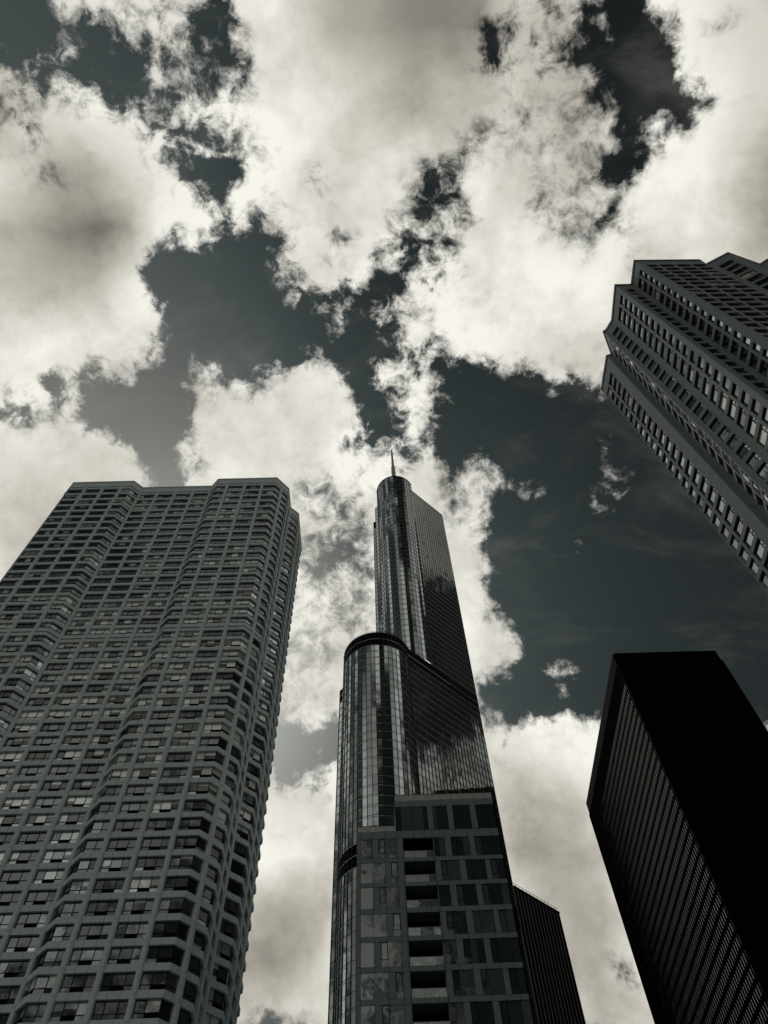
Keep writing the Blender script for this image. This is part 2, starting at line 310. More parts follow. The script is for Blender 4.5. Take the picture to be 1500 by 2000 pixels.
# thick cloud is grey underneath, thin sunlit cloud is bright
mott = noise(P, 8.0, 7.0, 0.58)
body = M('ADD', 0.95, M('MULTIPLY', M('SUBTRACT', mott, 0.5), 1.25))
body = M('ADD', body, M('MULTIPLY', turb, 0.16))
thick = M('MULTIPLY', shade, M('MINIMUM', body, 1.03))
lum = M('MULTIPLY', M('POWER', M('MAXIMUM', thick, 0.05), 1.7), 0.89)
tint = rgb_mix((1.06, 0.985, 0.845, 1), (1.0, 0.982, 0.895, 1), smooth(thick, 0.5, 1.0))
cloud_rgb = V('SCALE', tint, s=lum)

sky = nd(NT, 'ShaderNodeTexSky', sky_type='NISHITA')
sky.sun_disc = False
sky.sun_elevation = SUN_EL
sky.sun_rotation = SUN_AZ
sky.altitude = 180.0
sky.air_density = 1.0
sky.dust_density = 1.0
sky.ozone_density = 1.0
# hazier, brighter air low on the left, deep polarised sky to the right
AIR = M('ADD', smooth(dx, -0.44, 0.06, 2.7, 0.66), smooth(dx, 0.10, 0.45, 0.0, -0.08))
ss = nd(NT, 'ShaderNodeSeparateColor')
NT.links.new(sky.outputs[0], ss.inputs[0])
# black-and-white film behind a red filter, toned slightly cool in the shadows
bw = M('MULTIPLY', M('MULTIPLY', ss.outputs[0], M('MULTIPLY', smooth(dz, 0.30, 0.80, 0.55, 1.0), 0.235)), AIR)
sky_rgb = V('SCALE', rgb_mix((0.76, 1.0, 1.02, 1), (0.97, 1.0, 0.93, 1), smooth(bw, 0.3, 1.6)), s=bw)
bg_sky = nd(NT, 'ShaderNodeBackground')
NT.links.new(sky_rgb, bg_sky.inputs[0])
bg_sky.inputs[1].default_value = 0.1
bg_cl = nd(NT, 'ShaderNodeBackground')
NT.links.new(cloud_rgb, bg_cl.inputs[0])
bg_cl.inputs[1].default_value = 1.0
mx = nd(NT, 'ShaderNodeMixShader')
NT.links.new(alpha, mx.inputs[0])
NT.links.new(bg_sky.outputs[0], mx.inputs[1])
NT.links.new(bg_cl.outputs[0], mx.inputs[2])
wo = nd(NT, 'ShaderNodeOutputWorld')
NT.links.new(mx.outputs[0], wo.inputs[0])

# ------------------------------------------------------------------ materials


def new_mat(name):
    m = bpy.data.materials.new(name)
    m.use_nodes = True
    t = m.node_tree
    return m, t, t.nodes['Principled BSDF']


def surface(name, col, rough=0.8, var=0.12, scale=0.35, streak=0.0, bump=0.0, metal=0.0, ior=1.45, grain=0.0):
    """Plain building material: colour with mottling, rain streaks and fine grain in object space."""
    m, t, b = new_mat(name)
    tc = nd(t, 'ShaderNodeTexCoord').outputs['Object']
    n1 = noise(tc, scale, 5.0, 0.6, tree=t)
    f = M('ADD', 1.0, M('MULTIPLY', M('SUBTRACT', n1, 0.5), var * 2.0, tree=t), tree=t)
    if streak:
        sv = V('MULTIPLY', tc, (1.3, 1.3, 0.045), tree=t)
        n2 = noise(sv, 1.0, 4.0, 0.65, tree=t)
        f = M('MULTIPLY', f, M('ADD', 1.0, M('MULTIPLY', M('SUBTRACT', n2, 0.55), streak * 2.0, tree=t), tree=t), tree=t)
    if grain:
        n3 = noise(tc, 9.0, 3.0, 0.6, tree=t)
        f = M('MULTIPLY', f, M('ADD', 1.0, M('MULTIPLY', M('SUBTRACT', n3, 0.5), grain * 2.0, tree=t), tree=t), tree=t)
    c = V('SCALE', col, s=f, tree=t)
    t.links.new(c, b.inputs['Base Color'])
    b.inputs['Roughness'].default_value = rough
    b.inputs['Metallic'].default_value = metal
    b.inputs['IOR'].default_value = ior
    if bump:
        bp = nd(t, 'ShaderNodeBump')
        bp.inputs['Strength'].default_value = bump
        bp.inputs['Distance'].default_value = 0.05
        t.links.new(noise(tc, 6.0, 4.0, 0.6, tree=t), bp.inputs['Height'])
        t.links.new(bp.outputs[0], b.inputs['Normal'])
    return m


def glazing(name, col, ior, wob=0.35, rough=0.03, var=0.25, wscale=0.55):
    """Window glass in a facade: dark body, mirror-like coat that bends a little from pane to pane."""
    m, t, b = new_mat(name)
    tc = nd(t, 'ShaderNodeTexCoord').outputs['Object']
    n1 = noise(tc, 0.9, 2.0, 0.5, tree=t)
    f = M('ADD', 1.0, M('MULTIPLY', M('SUBTRACT', n1, 0.5), var * 2.0, tree=t), tree=t)
    t.links.new(V('SCALE', col, s=f, tree=t), b.inputs['Base Color'])
    b.inputs['Roughness'].default_value = rough
    b.inputs['IOR'].default_value = ior
    b.inputs['Specular Tint'].default_value = (0.90, 1.0, 1.02, 1)
    bp = nd(t, 'ShaderNodeBump')
    bp.inputs['Strength'].default_value = wob
    bp.inputs['Distance'].default_value = 0.02
    t.links.new(noise(tc, wscale, 2.0, 0.45, tree=t), bp.inputs['Height'])
    t.links.new(bp.outputs[0], b.inputs['Normal'])
    return m


CONC = surface("pale_concrete", (0.335, 0.392, 0.402), 0.85, 0.16, 0.25, 0.30, 0.25, grain=0.14)
JOINT = surface("mastic_joint", (0.12, 0.14, 0.14), 0.9, 0.1, 0.5)
ROOFM = surface("roof_gravel", (0.14, 0.145, 0.14), 0.95, 0.2, 1.5)
STONE = surface("dressed_stone", (0.150, 0.178, 0.182), 0.75, 0.12, 0.3, 0.12, 0.15, grain=0.12)
STONE_D = surface("stone_joint", (0.045, 0.05, 0.05), 0.9, 0.1, 0.5)
FRAME = surface("dark_bronze_frame", (0.010, 0.012, 0.012), 0.5, 0.15, 1.0, ior=1.2)
GRILLE = surface("black_louvre", (0.004, 0.005, 0.005), 0.7, 0.2, 2.0, ior=1.08)
G_DARK = glazing("glass_dark", (0.010, 0.013, 0.013), 1.9)
G_GREY = glazing("glass_grey", (0.05, 0.06, 0.06), 2.4)
G_BLIND = glazing("glass_over_blind", (0.70, 0.68, 0.60), 3.2, var=0.08)
G_HALF = glazing("glass_over_sheer", (0.30, 0.31, 0.28), 2.9, var=0.30)
G_SKY = glazing("mirror_glass", (0.018, 0.022, 0.022), 3.7, wob=0.25, wscale=0.25)
G_SKY2 = glazing("mirror_glass_grey", (0.022, 0.027, 0.027), 3.5, wob=0.25, wscale=0.25)
G_SMOKE = glazing("smoked_glass", (0.004, 0.005, 0.005), 1.7, wob=0.3, wscale=0.4)
STEEL = surface("polished_steel_band", (0.40, 0.42, 0.41), 0.35, 0.12, 0.6, metal=1.0)
STEEL_D = surface("dark_steel_fin", (0.035, 0.04, 0.04), 0.5, 0.12, 0.6, metal=0.5, ior=1.2)
SPIREM = surface("spire_steel", (0.28, 0.30, 0.30), 0.5, 0.1, 0.4)
FIN_L = surface("bright_steel_fin", (0.20, 0.215, 0.21), 0.5, 0.12, 0.6)
PANEL = surface("grey_metal_panel", (0.165, 0.212, 0.224), 0.48, 0.07, 0.5, ior=1.45)
PANEL_D = surface("panel_joint", (0.006, 0.007, 0.007), 0.7, 0.1, 1.0)
BLACK = surface("black_steel", (0.0030, 0.0034, 0.0034), 0.7, 0.15, 0.8, ior=1.03)
G_BLACK = glazing("bronze_black_glass", (0.001, 0.001, 0.001), 1.36, wob=0.15, wscale=0.4)
ROOMM = surface("balcony_interior", (0.02, 0.02, 0.02), 0.9, 0.2, 1.0)
ASPHALT = surface("asphalt", (0.05, 0.05, 0.05), 0.9, 0.2, 0.4)
PAVE = surface("paving", (0.25, 0.25, 0.24), 0.85, 0.12, 0.6)

# ------------------------------------------------------------------ mesh helpers


class MB:
    """Collects faces; heights are given above the camera and stored above the ground."""

    def __init__(self):
        self.v, self.f, self.m, self.mats = [], [], [], []

    def mi(self, mat):
        if mat not in self.mats:
            self.mats.append(mat)
        return self.mats.index(mat)

    def face(self, pts, mat):
        i = len(self.v)
        self.v += [(p[0], p[1], p[2] + EYE) for p in pts]
        self.f.append(tuple(range(i, i + len(pts))))
        self.m.append(self.mi(mat))

    def hexa(self, p, mat):
        """p: 8 corners, bottom ring then top ring, counter-clockwise from above."""
        i = len(self.v)
        self.v += [(q[0], q[1], q[2] + EYE) for q in p]
        for a in ((3, 2, 1, 0), (4, 5, 6, 7), (0, 1, 5, 4), (1, 2, 6, 5), (2, 3, 7, 6), (3, 0, 4, 7)):
            self.f.append(tuple(i + k for k in a))
            self.m.append(self.mi(mat))

    def prism(self, ring, z0, z1, mat, cap=True, cap_mat=None):
        """ring: plan polygon, counter-clockwise from above."""
        n = len(ring)
        i = len(self.v)
        self.v += [(x, y, z0 + EYE) for x, y in ring] + [(x, y, z1 + EYE) for x, y in ring]
        for k in range(n):
            self.f.append((i + k, i + (k + 1) % n, i + n + (k + 1) % n, i + n + k))
            self.m.append(self.mi(mat))
        if cap:
            self.f.append(tuple(i + n + k for k in range(n)))
            self.m.append(self.mi(cap_mat or mat))
            self.f.append(tuple(i + n - 1 - k for k in range(n)))
            self.m.append(self.mi(mat))

    def build(self, name, parent=None, kind=None, label=None):
        me = bpy.data.meshes.new(name)
        o = bpy.data.objects.new(name, me)
        org = parent['org'] if parent is not None and 'org' in parent else (0, 0, 0)
        top = parent
        while top is not None and 'org' not in top:
            top = top.parent
        if top is not None:
            org = top['org']
        me.from_pydata([(x - org[0], y - org[1], z) for x, y, z in self.v], [], self.f)
        for mt in self.mats:
            me.materials.append(mt)
        me.polygons.foreach_set('material_index', self.m)
        me.update()
        COL.objects.link(o)
        if parent is not None:
            o.parent = parent
        if kind:
            o['kind'] = kind
        if label:
            o['label'] = label
        return o


class Wall:
    """A straight run of facade in plan, seen from outside with p0 on the left."""

    def __init__(self, p0, p1):
        self.p0, self.p1 = p0, p1
        dx_, dy_ = p1[0] - p0[0], p1[1] - p0[1]
        self.L = math.hypot(dx_, dy_)
        self.t = (dx_ / self.L, dy_ / self.L)
        self.n = (self.t[1], -self.t[0])

    def at(self, s, d, z):
        return (self.p0[0] + self.t[0] * s + self.n[0] * d, self.p0[1] + self.t[1] * s + self.n[1] * d, z)

    def box(self, mb, s0, s1, z0, z1, d0, d1, mat):
        a = self.at
        mb.hexa([a(s0, d1, z0), a(s1, d1, z0), a(s1, d0, z0), a(s0, d0, z0),
                 a(s0, d1, z1), a(s1, d1, z1), a(s1, d0, z1), a(s0, d0, z1)], mat)

    def pane(self, mb, s0, s1, z0, z1, d, mat, tilt=0.0, twist=0.0):
        a = self.at
        mb.face([a(s0, d - twist - tilt, z0), a(s1, d + twist - tilt, z0), a(s1, d + twist + tilt, z1), a(s0, d - twist + tilt, z1)], mat)

    def seen(self, s, z):
        """Projected size weight of a point of this wall: zero when out of the frame or facing away."""
        p = self.at(s, 0, z)
        fx, fy = -p[0], -p[1]
        f = self.n[0] * fx + self.n[1] * fy
        if f <= 0:
            return 0.0, 0, 0
        c = RM.transposed() @ Vector(p)
        if c.z > -0.5:
            return 0.0, 0, 0
        u, v = 750 + c.x / -c.z * F_PX, 1000 - c.y / -c.z * F_PX
        if not (-10 < u < 1510 and -10 < v < 2010):
            return 0.0, u, v
        r = math.sqrt(p[0] ** 2 + p[1] ** 2 + p[2] ** 2)
        return f / (r ** 3), u, v


def offset_path(pts, d):
    """Shift an open plan path outwards (to the right of its direction) with mitred corners."""
    W = [Wall(pts[i], pts[i + 1]) for i in range(len(pts) - 1)]
    out = []
    for i in range(len(pts)):
        if i == 0:
            n = W[0].n; out.append((pts[0][0] + n[0] * d, pts[0][1] + n[1] * d))
        elif i == len(pts) - 1:
            n = W[-1].n; out.append((pts[-1][0] + n[0] * d, pts[-1][1] + n[1] * d))
        else:
            a, b = W[i - 1].n, W[i].n
            k = 1.0 + a[0] * b[0] + a[1] * b[1]
            out.append((pts[i][0] + (a[0] + b[0]) / k * d, pts[i][1] + (a[1] + b[1]) / k * d))
    return out


def band(mb, pts, z0, z1, d0, d1, mat):
    """A continuous horizontal band that follows a plan path, from depth d0 to d1."""
    A, B = offset_path(pts, d0), offset_path(pts, d1)
    for i in range(len(pts) - 1):
        p = [(*B[i], z0), (*B[i + 1], z0), (*A[i + 1], z0), (*A[i], z0)]
        q = [(x, y, z1) for x, y, _ in p]
        j = len(mb.v)
        mb.v += [(x, y, z + EYE) for x, y, z in p + q]
        fs = [(3, 2, 1, 0), (4, 5, 6, 7), (0, 1, 5, 4)]
        if i == 0:
            fs.append((3, 0, 4, 7))
        if i == len(pts) - 2:
            fs.append((1, 2, 6, 5))
        for a in fs:
            mb.f.append(tuple(j + k for k in a)); mb.m.append(mb.mi(mat))


def thing(name, label, cat, org):
    o = bpy.data.objects.new(name, None)
    COL.objects.link(o)
    o.location = (org[0], org[1], 0)
    o['org'] = (org[0], org[1], 0.0)
    o['label'] = label
    o['category'] = cat
    return o


def set_windows(parent, items, name, child, limit=100):
    """items: (weight, draw glass, draw frame). The largest in view become parts of their own."""
    items = sorted(items, key=lambda q: -q[0])
    rest, restf = MB(), MB()
    for k, (w, glass, frame) in enumerate(items):
        if k < limit and w > 0:
            g, f = MB(), MB()
            glass(g)
            o = g.build(name, parent)
            if frame:
                frame(f)
                f.build(child, o)
        else:
            glass(rest)
            if frame:
                frame(restf)
    if rest.f:
        o = rest.build(name, parent, kind='stuff')
        if restf.f:
            restf.build(child, o, kind='stuff')


R_ = random.random


def hide_behind_balcony_building(u, v):
    return (697 < u < 1040 and v > 1640) or (768 < u < 975 and v > 1565)


# ------------------------------------------------------------------ ground
def sheet(name, x0, y0, x1, y1, z, mat):
    mb = MB()
    mb.face([(x0, y0, z - EYE), (x1, y0, z - EYE), (x1, y1, z - EYE), (x0, y1, z - EYE)], mat)
    o = mb.build(name)
    o['kind'] = 'structure'
    return o


sheet("ground", -4000, -4000, 4000, 4000, 0.0, ASPHALT)
sheet("pavement", -14, -8, 30, 60, 0.12, PAVE)

# ------------------------------------------------------------------ pale concrete apartment tower (left)
S1 = 1.0625


def k1(pts):
    return [(x * S1, y * S1) for x, y in pts]


def concrete_tower():
    T = thing("concrete_tower", "pale concrete apartment tower with stepped bays and rows of three-pane windows", "apartment tower", (-46 * S1, 95 * S1))
    # spandrel face in plan, split at the column lines; c = column stands at this point
    path = [(-73.9, 104, 0), (-75.6, 102, 0), (-75.6, 91.6, 0), (-73.9, 89.4, 1), (-73.9, 86.2, 1), (-73.9, 83.4, 0), (-72.5, 82.0, 1),
            (-71.15, 80.5, 0), (-67.35, 80.5, 1), (-63.2, 80.5, 1), (-59.05, 80.5, 1), (-56.75, 80.5, 0), (-55.0, 82.3, 1),
            (-50.8, 82.3, 1), (-46.6, 82.3, 1), (-42.4, 82.3, 1), (-38.3, 82.3, 1), (-36.6, 80.5, 0), (-34.0, 80.5, 1), (-29.85, 80.5, 1),
            (-25.75, 80.5, 1), (-22.65, 80.5, 0), (-21.35, 81.95, 1), (-20.05, 83.5, 0), (-20.05, 85.6, 1), (-20.05, 88.7, 1),
            (-18.2, 90.5, 0), (-18.2, 93.6, 1), (-18.2, 97.8, 1), (-18.2, 101.0, 0), (-20.0, 102.8, 1), (-20.0, 106.6, 1), (-20.0, 109, 0)]
    P = k1([(a, b) for a, b, c in path])
    C = [c for a, b, c in path]
    z = []                                   # (bottom, top) of every spandrel
    for k in range(20):
        c = (157.0 - 2.665 * k) * S1
        z.append((c - 0.42, c + 0.42))
    z.append((102.35 * S1, 104.25 * S1))
    for j in range(1, 38):
        c = (102.92 - 2.735 * j) * S1
        if c < 2:
            break
        z.append((c - 0.42, c + 0.42))
    # core and roof
    core = MB()
    ring = offset_path(P, -2.2)
    core.prism(ring, -EYE, 158.5 * S1, ROOMM, cap_mat=ROOFM)
    core.build("core_wall", T)
    pb = MB()
    band(pb, P, 157.6 * S1, 160 * S1, -0.7, 0.10, CONC)
    band(pb, P, 159.72 * S1, 160.1 * S1, -0.8, 0.22, CONC)
    pb.build("parapet", T)
    ph = MB()
    ph.prism(k1([(-66, 88), (-28, 88), (-28, 104), (-66, 104)]), 158 * S1, 163.5 * S1, CONC, cap_mat=ROOFM)
    ph.build("penthouse", T)
    rp = offset_path(P, -0.35)
    for i in (10, 14, 18, 20):
        rr = MB()
        w = Wall(rp[i], rp[i + 1])
        w.box(rr, 0.2, w.L - 0.1, 160.75 * S1, 160.8 * S1, -0.03, 0.03, FRAME)
        for q in range(4):
            s = 0.3 + q * (w.L - 0.6) / 3
            w.box(rr, s, s + 0.05, 160.1 * S1, 160.76 * S1, -0.025, 0.025, FRAME)
        rr.build("roof_rail", T)
    # spandrels, one band per floor
    for a, b in z:
        s = MB()
        band(s, P, a, b, -0.55, 0.0, CONC)
        if b - a > 1.5:
            band(s, P, a + 0.82, a + 0.98, 0.003, 0.05, FRAME)
        for i in range(3, len(P) - 4):
            w = Wall(P[i], P[i + 1])
            nj = max(1, int(round(w.L / 1.45)))
            for q in range(1, nj):
                w.box(s, w.L * q / nj - 0.02, w.L * q / nj + 0.02, a + 0.01, b - 0.01, 0.0005, 0.003, JOINT)
        s.build("spandrel_band", T)
    # columns in storey-high drums
    for i, c in enumerate(C):
        if not c:
            continue
        a = Wall(P[max(i - 1, 0)], P[i]).n
        b = Wall(P[i], P[min(i + 1, len(P) - 1)]).n
        nx, ny = a[0] + b[0], a[1] + b[1]
        l = math.hypot(nx, ny)
        nx, ny = nx / l, ny / l
        tx, ty = -ny, nx
        prof = [(-0.36, -0.5), (0.36, -0.5), (0.36, 0.02), (0.30, 0.14), (0.16, 0.22), (-0.16, 0.22), (-0.30, 0.14), (-0.36, 0.02)]
        ring = [(P[i][0] - tx * s + nx * d, P[i][1] - ty * s + ny * d) for s, d in reversed(prof)]
        mb = MB()
        lv = [157.6 * S1] + [0.5 * (q[0] + q[1]) for q in z] + [-EYE]
        area = sum(ring[k][0] * ring[(k + 1) % 8][1] - ring[(k + 1) % 8][0] * ring[k][1] for k in range(8))
        if area < 0:
            ring.reverse()
        for h1, h0 in zip(lv[:-1], lv[1:]):
            mb.prism(ring, h0 + 0.02, h1 - 0.02, CONC)
        mb.build("column", T)
    # windows: one per bay and storey, wrapping the chamfers
    idx = [i for i, c in enumerate(C) if c]
    rows = [(z[k + 1][1], z[k][0]) for k in range(len(z) - 1)]
    rows.insert(0, (z[0][1], 157.6 * S1))
    rows = [r for r in rows if r[1] - r[0] > 0.6]
    items = []
    gp = offset_path(P, -0.34)
    for a, b in zip(idx[:-1], idx[1:]):
        segs = []
        for i in range(a, b):
            w = Wall(gp[i], gp[i + 1])
            if w.L < 1.0:
                n = 1
            else:
                n = max(1, int(round(w.L / 1.35)))
            segs.append((w, n))
        tot = sum(n for w, n in segs)
        for z0, z1 in rows:
            if z1 < 20:
                continue
            zm = z0 + (z1 - z0) * 0.34
            # some blinds; paler mid-block and darker on top, sky reflections put into pane colour
            hh = z1 / S1
            pb_ = 0.66 if 66 < hh < 116 else (0.17 if hh > 116 else 0.24)
            r = R_()
            base = G_BLIND if r < pb_ * 0.6 else (G_HALF if r < pb_ else (G_GREY if r < pb_ + 0.16 else G_DARK))
            plan = []
            cnt = 0
            main = max(range(len(segs)), key=lambda q: segs[q][1])
            for si, (w, n) in enumerate(segs):
                for q in range(n):
                    mt = base
                    r = R_()
                    if r < 0.16:
                        mt = random.choice((G_DARK, G_HALF, G_GREY, G_BLIND))
                    if si != main and R_() < 0.4:
                        mt = random.choice((G_DARK, G_GREY))
                    lowm = mt if R_() < 0.75 else random.choice((G_DARK, G_HALF, G_GREY))
                    vent = si == main and q == n // 2 and R_() < 0.94
                    drop = 0.0
                    if mt in (G_BLIND, G_HALF) and R_() < 0.38:
                        drop = 0.25 + 0.6 * R_()
                    plan.append((w, w.L * q / n, w.L * (q + 1) / n, mt, lowm, vent, (R_() - .5) * 0.016, drop))
            wm = segs[main][0]
            wt, u, v = wm.seen(wm.L / 2, 0.5 * (z0 + z1))

            def glass(mb, plan=plan, z0=z0, z1=z1, zm=zm):
                for w, s0, s1, mt, lowm, vent, t1, t2 in plan:
                    if t2 > 0:                       # blind let down part of the way
                        zd = zm + (z1 - zm) * t2
                        w.pane(mb, s0, s1, zd, z1, 0, mt)
                        w.pane(mb, s0, s1, zm, zd, 0, G_DARK)
                    else:
                        w.pane(mb, s0, s1, zm, z1, 0, mt, t1, t1 * .6)
                    w.pane(mb, s0, s1, z0, zm, 0.0 if not vent else 0.01, GRILLE if vent else lowm, t1, 0.0)

            def frame(mb, plan=plan, z0=z0, z1=z1, zm=zm):
                for w, s0, s1, mt, lowm, vent, t1, t2 in plan:
                    w.box(mb, s0 - 0.035, s0 + 0.035, z0, z1, -0.03, 0.07, FRAME)
                    w.box(mb, s0 + 0.035, s1 - 0.035, zm - 0.03, zm + 0.03, -0.03, 0.06, FRAME)
                w, s0, s1 = plan[-1][:3]
                w.box(mb, s1 - 0.035, s1 + 0.035, z0, z1, -0.03, 0.07, FRAME)
            items.append((wt, glass, frame))
    set_windows(T, items, "window", "window_frame")


concrete_tower()

# ------------------------------------------------------------------ glass skyscraper with spire (centre)


def arc(c, r, a0, a1, step):
    n = max(2, int(round(abs(math.radians(a1 - a0)) * r / step)))
    return [(c[0] + r * math.cos(math.radians(a0 + (a1 - a0) * k / n)), c[1] + r * math.sin(math.radians(a0 + (a1 - a0) * k / n))) for k in range(n + 1)]


def split(p0, p1, step):
    L = math.hypot(p1[0] - p0[0], p1[1] - p0[1])
    n = max(1, int(round(L / step)))
    return [(p0[0] + (p1[0] - p0[0]) * k / n, p0[1] + (p1[1] - p0[1]) * k / n) for k in range(n + 1)]


def skyscraper():
    T = thing("glass_skyscraper", "tallest glass skyscraper with rounded corners, a dark setback band and a thin spire", "skyscraper", (15, 200))
    az = math.radians(42.8)
    ft = (math.cos(az), math.sin(az))
    E = (38.3, 201.75)                       # right-hand corner of the tall block
    onf = lambda s: (E[0] + ft[0] * s, E[1] + ft[1] * s)
    MOD, FL = 1.53, 3.38

    def clip_arc(c, r, start):
        n = (ft[1], -ft[0])
        dist = (E[0] - c[0]) * n[0] + (E[1] - c[1]) * n[1]
        hc = math.sqrt(max(r * r - dist * dist, 0.01))
        p = (c[0] + n[0] * dist + ft[0] * hc, c[1] + n[1] * dist + ft[1] * hc)
        a1 = math.degrees(math.atan2(p[1] - c[1], p[0] - c[0]))
        return arc(c, r, start, a1, MOD), p

    # plan paths, left to right as seen from outside
    ca, pa = clip_arc((12.8, 190.4), 9.75, -186)
    drum = ca
    back_r = onf(0)
    upper = [(3.1, 214)] + [(3.1, 203), (3.1, 196.5)] + ca[:-1] + split(pa, back_r, MOD)
    upper_side = split(back_r, (back_r[0] - ft[1] * 21, back_r[1] + ft[0] * 21), MOD)
    cb, pb = clip_arc((0.6, 181.6), 12.15, -189)
    tier = [(-11.4, 212), (-11.4, 196)] + split((-11.4, 196), (-11.4, 184), MOD)[1:-1] + cb[:-1] + split(pb, back_r, MOD)
    ext = split(back_r, onf(20.3), MOD)
    ext_side = split(onf(20.3), (onf(20.3)[0] - ft[1] * 24, onf(20.3)[1] + ft[0] * 24), MOD)

    items = []
    steel = []

    def curtain(path, z0, z1, dark=(), bright=(), floor0=0.0, bandm=STEEL, fin_d=0.16, glass=None, fin_w=0.05, finm=STEEL_D):
        fins = MB()
        nfl = int(math.ceil((z1 - z0) / FL - 1e-6))
        walls = [Wall(path[i], path[i + 1]) for i in range(len(path) - 1)]
        style = []
        for w in walls:
            r = R_()
            style.append((R_() - .5) * 0.010)
        for fl in range(nfl):
            t = z1 - fl * FL
            b = max(z0, t - FL)
            if t - b < 0.6:
                continue
            isd = any(lo <= 0.5 * (t + b) <= hi for lo, hi in dark)
            louv = MB()
            for k, w in enumerate(walls):
                if isd:
                    mt = GRILLE
                else:
                    mt = glass or (G_SKY if R_() < 0.7 else G_SKY2)
                    if R_() < 0.012:
                        mt = G_SMOKE
                tw = style[k] + (R_() - .5) * 0.006
                ti = (R_() - .5) * 0.008
                wt, u, v = w.seen(w.L / 2, 0.5 * (t + b))
                if hide_behind_balcony_building(u, v):
                    wt = 0.0

                def gl(mb, w=w, b=b, t=t, mt=mt, tw=tw, ti=ti):
                    w.pane(mb, 0, w.L, b, t, 0, mt, ti, tw)
                if isd:
                    gl(louv)
                else:
                    items.append((wt, gl, None))
            if louv.f:
                louv.build("louvre_band", T)
            steel.append((path, b, isd, bandm))
        for k, w in enumerate(walls):
            w.box(fins, -fin_w, fin_w, z0, z1, -0.05, fin_d, finm)
        fins.build("window_mullions", T)

    # tall block: drum crown, main shaft, two lower shoulders on the left
    curtain(drum, 351.0, 358.0)
    curtain(upper, 211.0, 351.0, fin_d=0.12)
    curtain(upper_side, 133.4, 351.0)
    sh1 = [(1.9, 214), (1.9, 203), (1.9, 195), (3.4, 193.2)]
    sh2 = [(0.75, 216), (0.75, 205), (0.75, 200.5), (2.6, 200.3)]
    curtain(sh1, 205.0, 349.0)
    curtain(sh2, 205.0, 343.5, dark=((337, 344),))
    # lower block with the big rounded corner, and the dark ribbed wing to the right
    curtain(tier, 0.0, 211.2, dark=((204.0, 211.2), (119.5, 126.6)), fin_d=0.15, fin_w=0.075)
    sh3 = [(-13.1, 215), (-13.1, 205), (-13.1, 189), (-11.3, 186.5)]
    curtain(sh3, 0.0, 203.0, dark=((196, 204),))
    curtain(ext, 0.0, 133.4, dark=((126.6, 133.4),), fin_d=0.30, fin_w=0.06, glass=GRILLE, bandm=BLACK, finm=FIN_L)
    curtain(ext_side, 0.0, 133.4)
    set_windows(T, items, "glass_panel", "panel_frame")
    # shiny steel floor bands: the nearest hundred are parts, the rest one part
    big = []
    for path, b, isd, bm in steel:
        w = Wall(path[len(path) // 2 - 1], path[len(path) // 2])
        wt, u, v = w.seen(0.5, b)
        if hide_behind_balcony_building(u, v):
            wt = 0
        big.append((wt * len(path), path, b, isd, bm))
    big.sort(key=lambda q: -q[0])
    rest = MB()
    for k, (wt, path, b, isd, bm) in enumerate(big):
        mb = MB() if k < 100 and wt > 0 else rest
        band(mb, path, b + 0.05, b + 0.19, -0.05, 0.07, bm)
        if not isd:
            band(mb, path, b + 0.62, b + 0.70, -0.05, 0.05, STEEL_D)
        if mb is not rest:
            mb.build("floor_band", T)
    rest.build("floor_band", T, kind='stuff')
    # roofs
    def roof(path, extra, z):
        ring = list(path) + extra
        a = sum(ring[k][0] * ring[(k + 1) % len(ring)][1] - ring[(k + 1) % len(ring)][0] * ring[k][1] for k in range(len(ring)))
        if a < 0:
            ring.reverse()
        rf = MB()
        rf.face([(x, y, z) for x, y in ring], ROOFM)
        rf.build("roof", T)
    far = (back_r[0] - ft[1] * 21, back_r[1] + ft[0] * 21)
    roof(upper, [far], 350.2)
    roof(drum, [], 357.4)
    roof(sh1, [(20, 214)], 348.6)
    roof(sh2, [(20, 216)], 343.0)
    roof(tier, [far], 210.4)
    roof(sh3, [(10, 215)], 202.6)
    roof(ext, [ext_side[-1], far], 132.6)
    # copings and rails
    for pth, q0, q1, d0, d1, mt in ((drum, 357.9, 358.3, -0.4, 0.2, STEEL_D), (upper[3 + len(ca) - 2:], 350.9, 351.2, -0.4, 0.2, STEEL_D),
                                    (tier, 211.1, 211.45, -0.5, 0.2, STEEL_D), (ext, 133.3, 133.6, -0.5, 0.45, STEEL_D)):
        cp = MB()
        band(cp, pth, q0, q1, d0, d1, mt)
        cp.build("coping", T)
    rl = MB()
    rp = offset_path(ext, -0.1)
    band(rl, rp, 134.75, 134.83, -0.05, 0.05, STEEL_D)
    for i in range(len(rp) - 1):
        w = Wall(rp[i], rp[i + 1])
        w.box(rl, 0.0, 0.06, 133.6, 134.75, -0.03, 0.03, STEEL_D)
    rl.build("roof_rail", T)
    rl = MB()
    rp = offset_path(tier[4:4 + len(cb) + 4], -0.3)
    band(rl, rp, 212.5, 212.58, -0.04, 0.04, STEEL_D)
    for i in range(0, len(rp) - 1):
        w = Wall(rp[i], rp[i + 1])
        w.box(rl, 0.0, 0.06, 211.5, 212.5, -0.03, 0.03, STEEL_D)
    rl.build("roof_rail", T)
    # step where the dark setback band ends against the tall block
    st = MB()
    w = Wall(onf(-37), onf(-14.6))
    w.box(st, 0, w.L, 207.6, 211.2, 0.0, 0.22, GRILLE)
    w.box(st, 0, w.L, 207.35, 207.6, 0.0, 0.26, STEEL)
    st.build("setback_band", T)
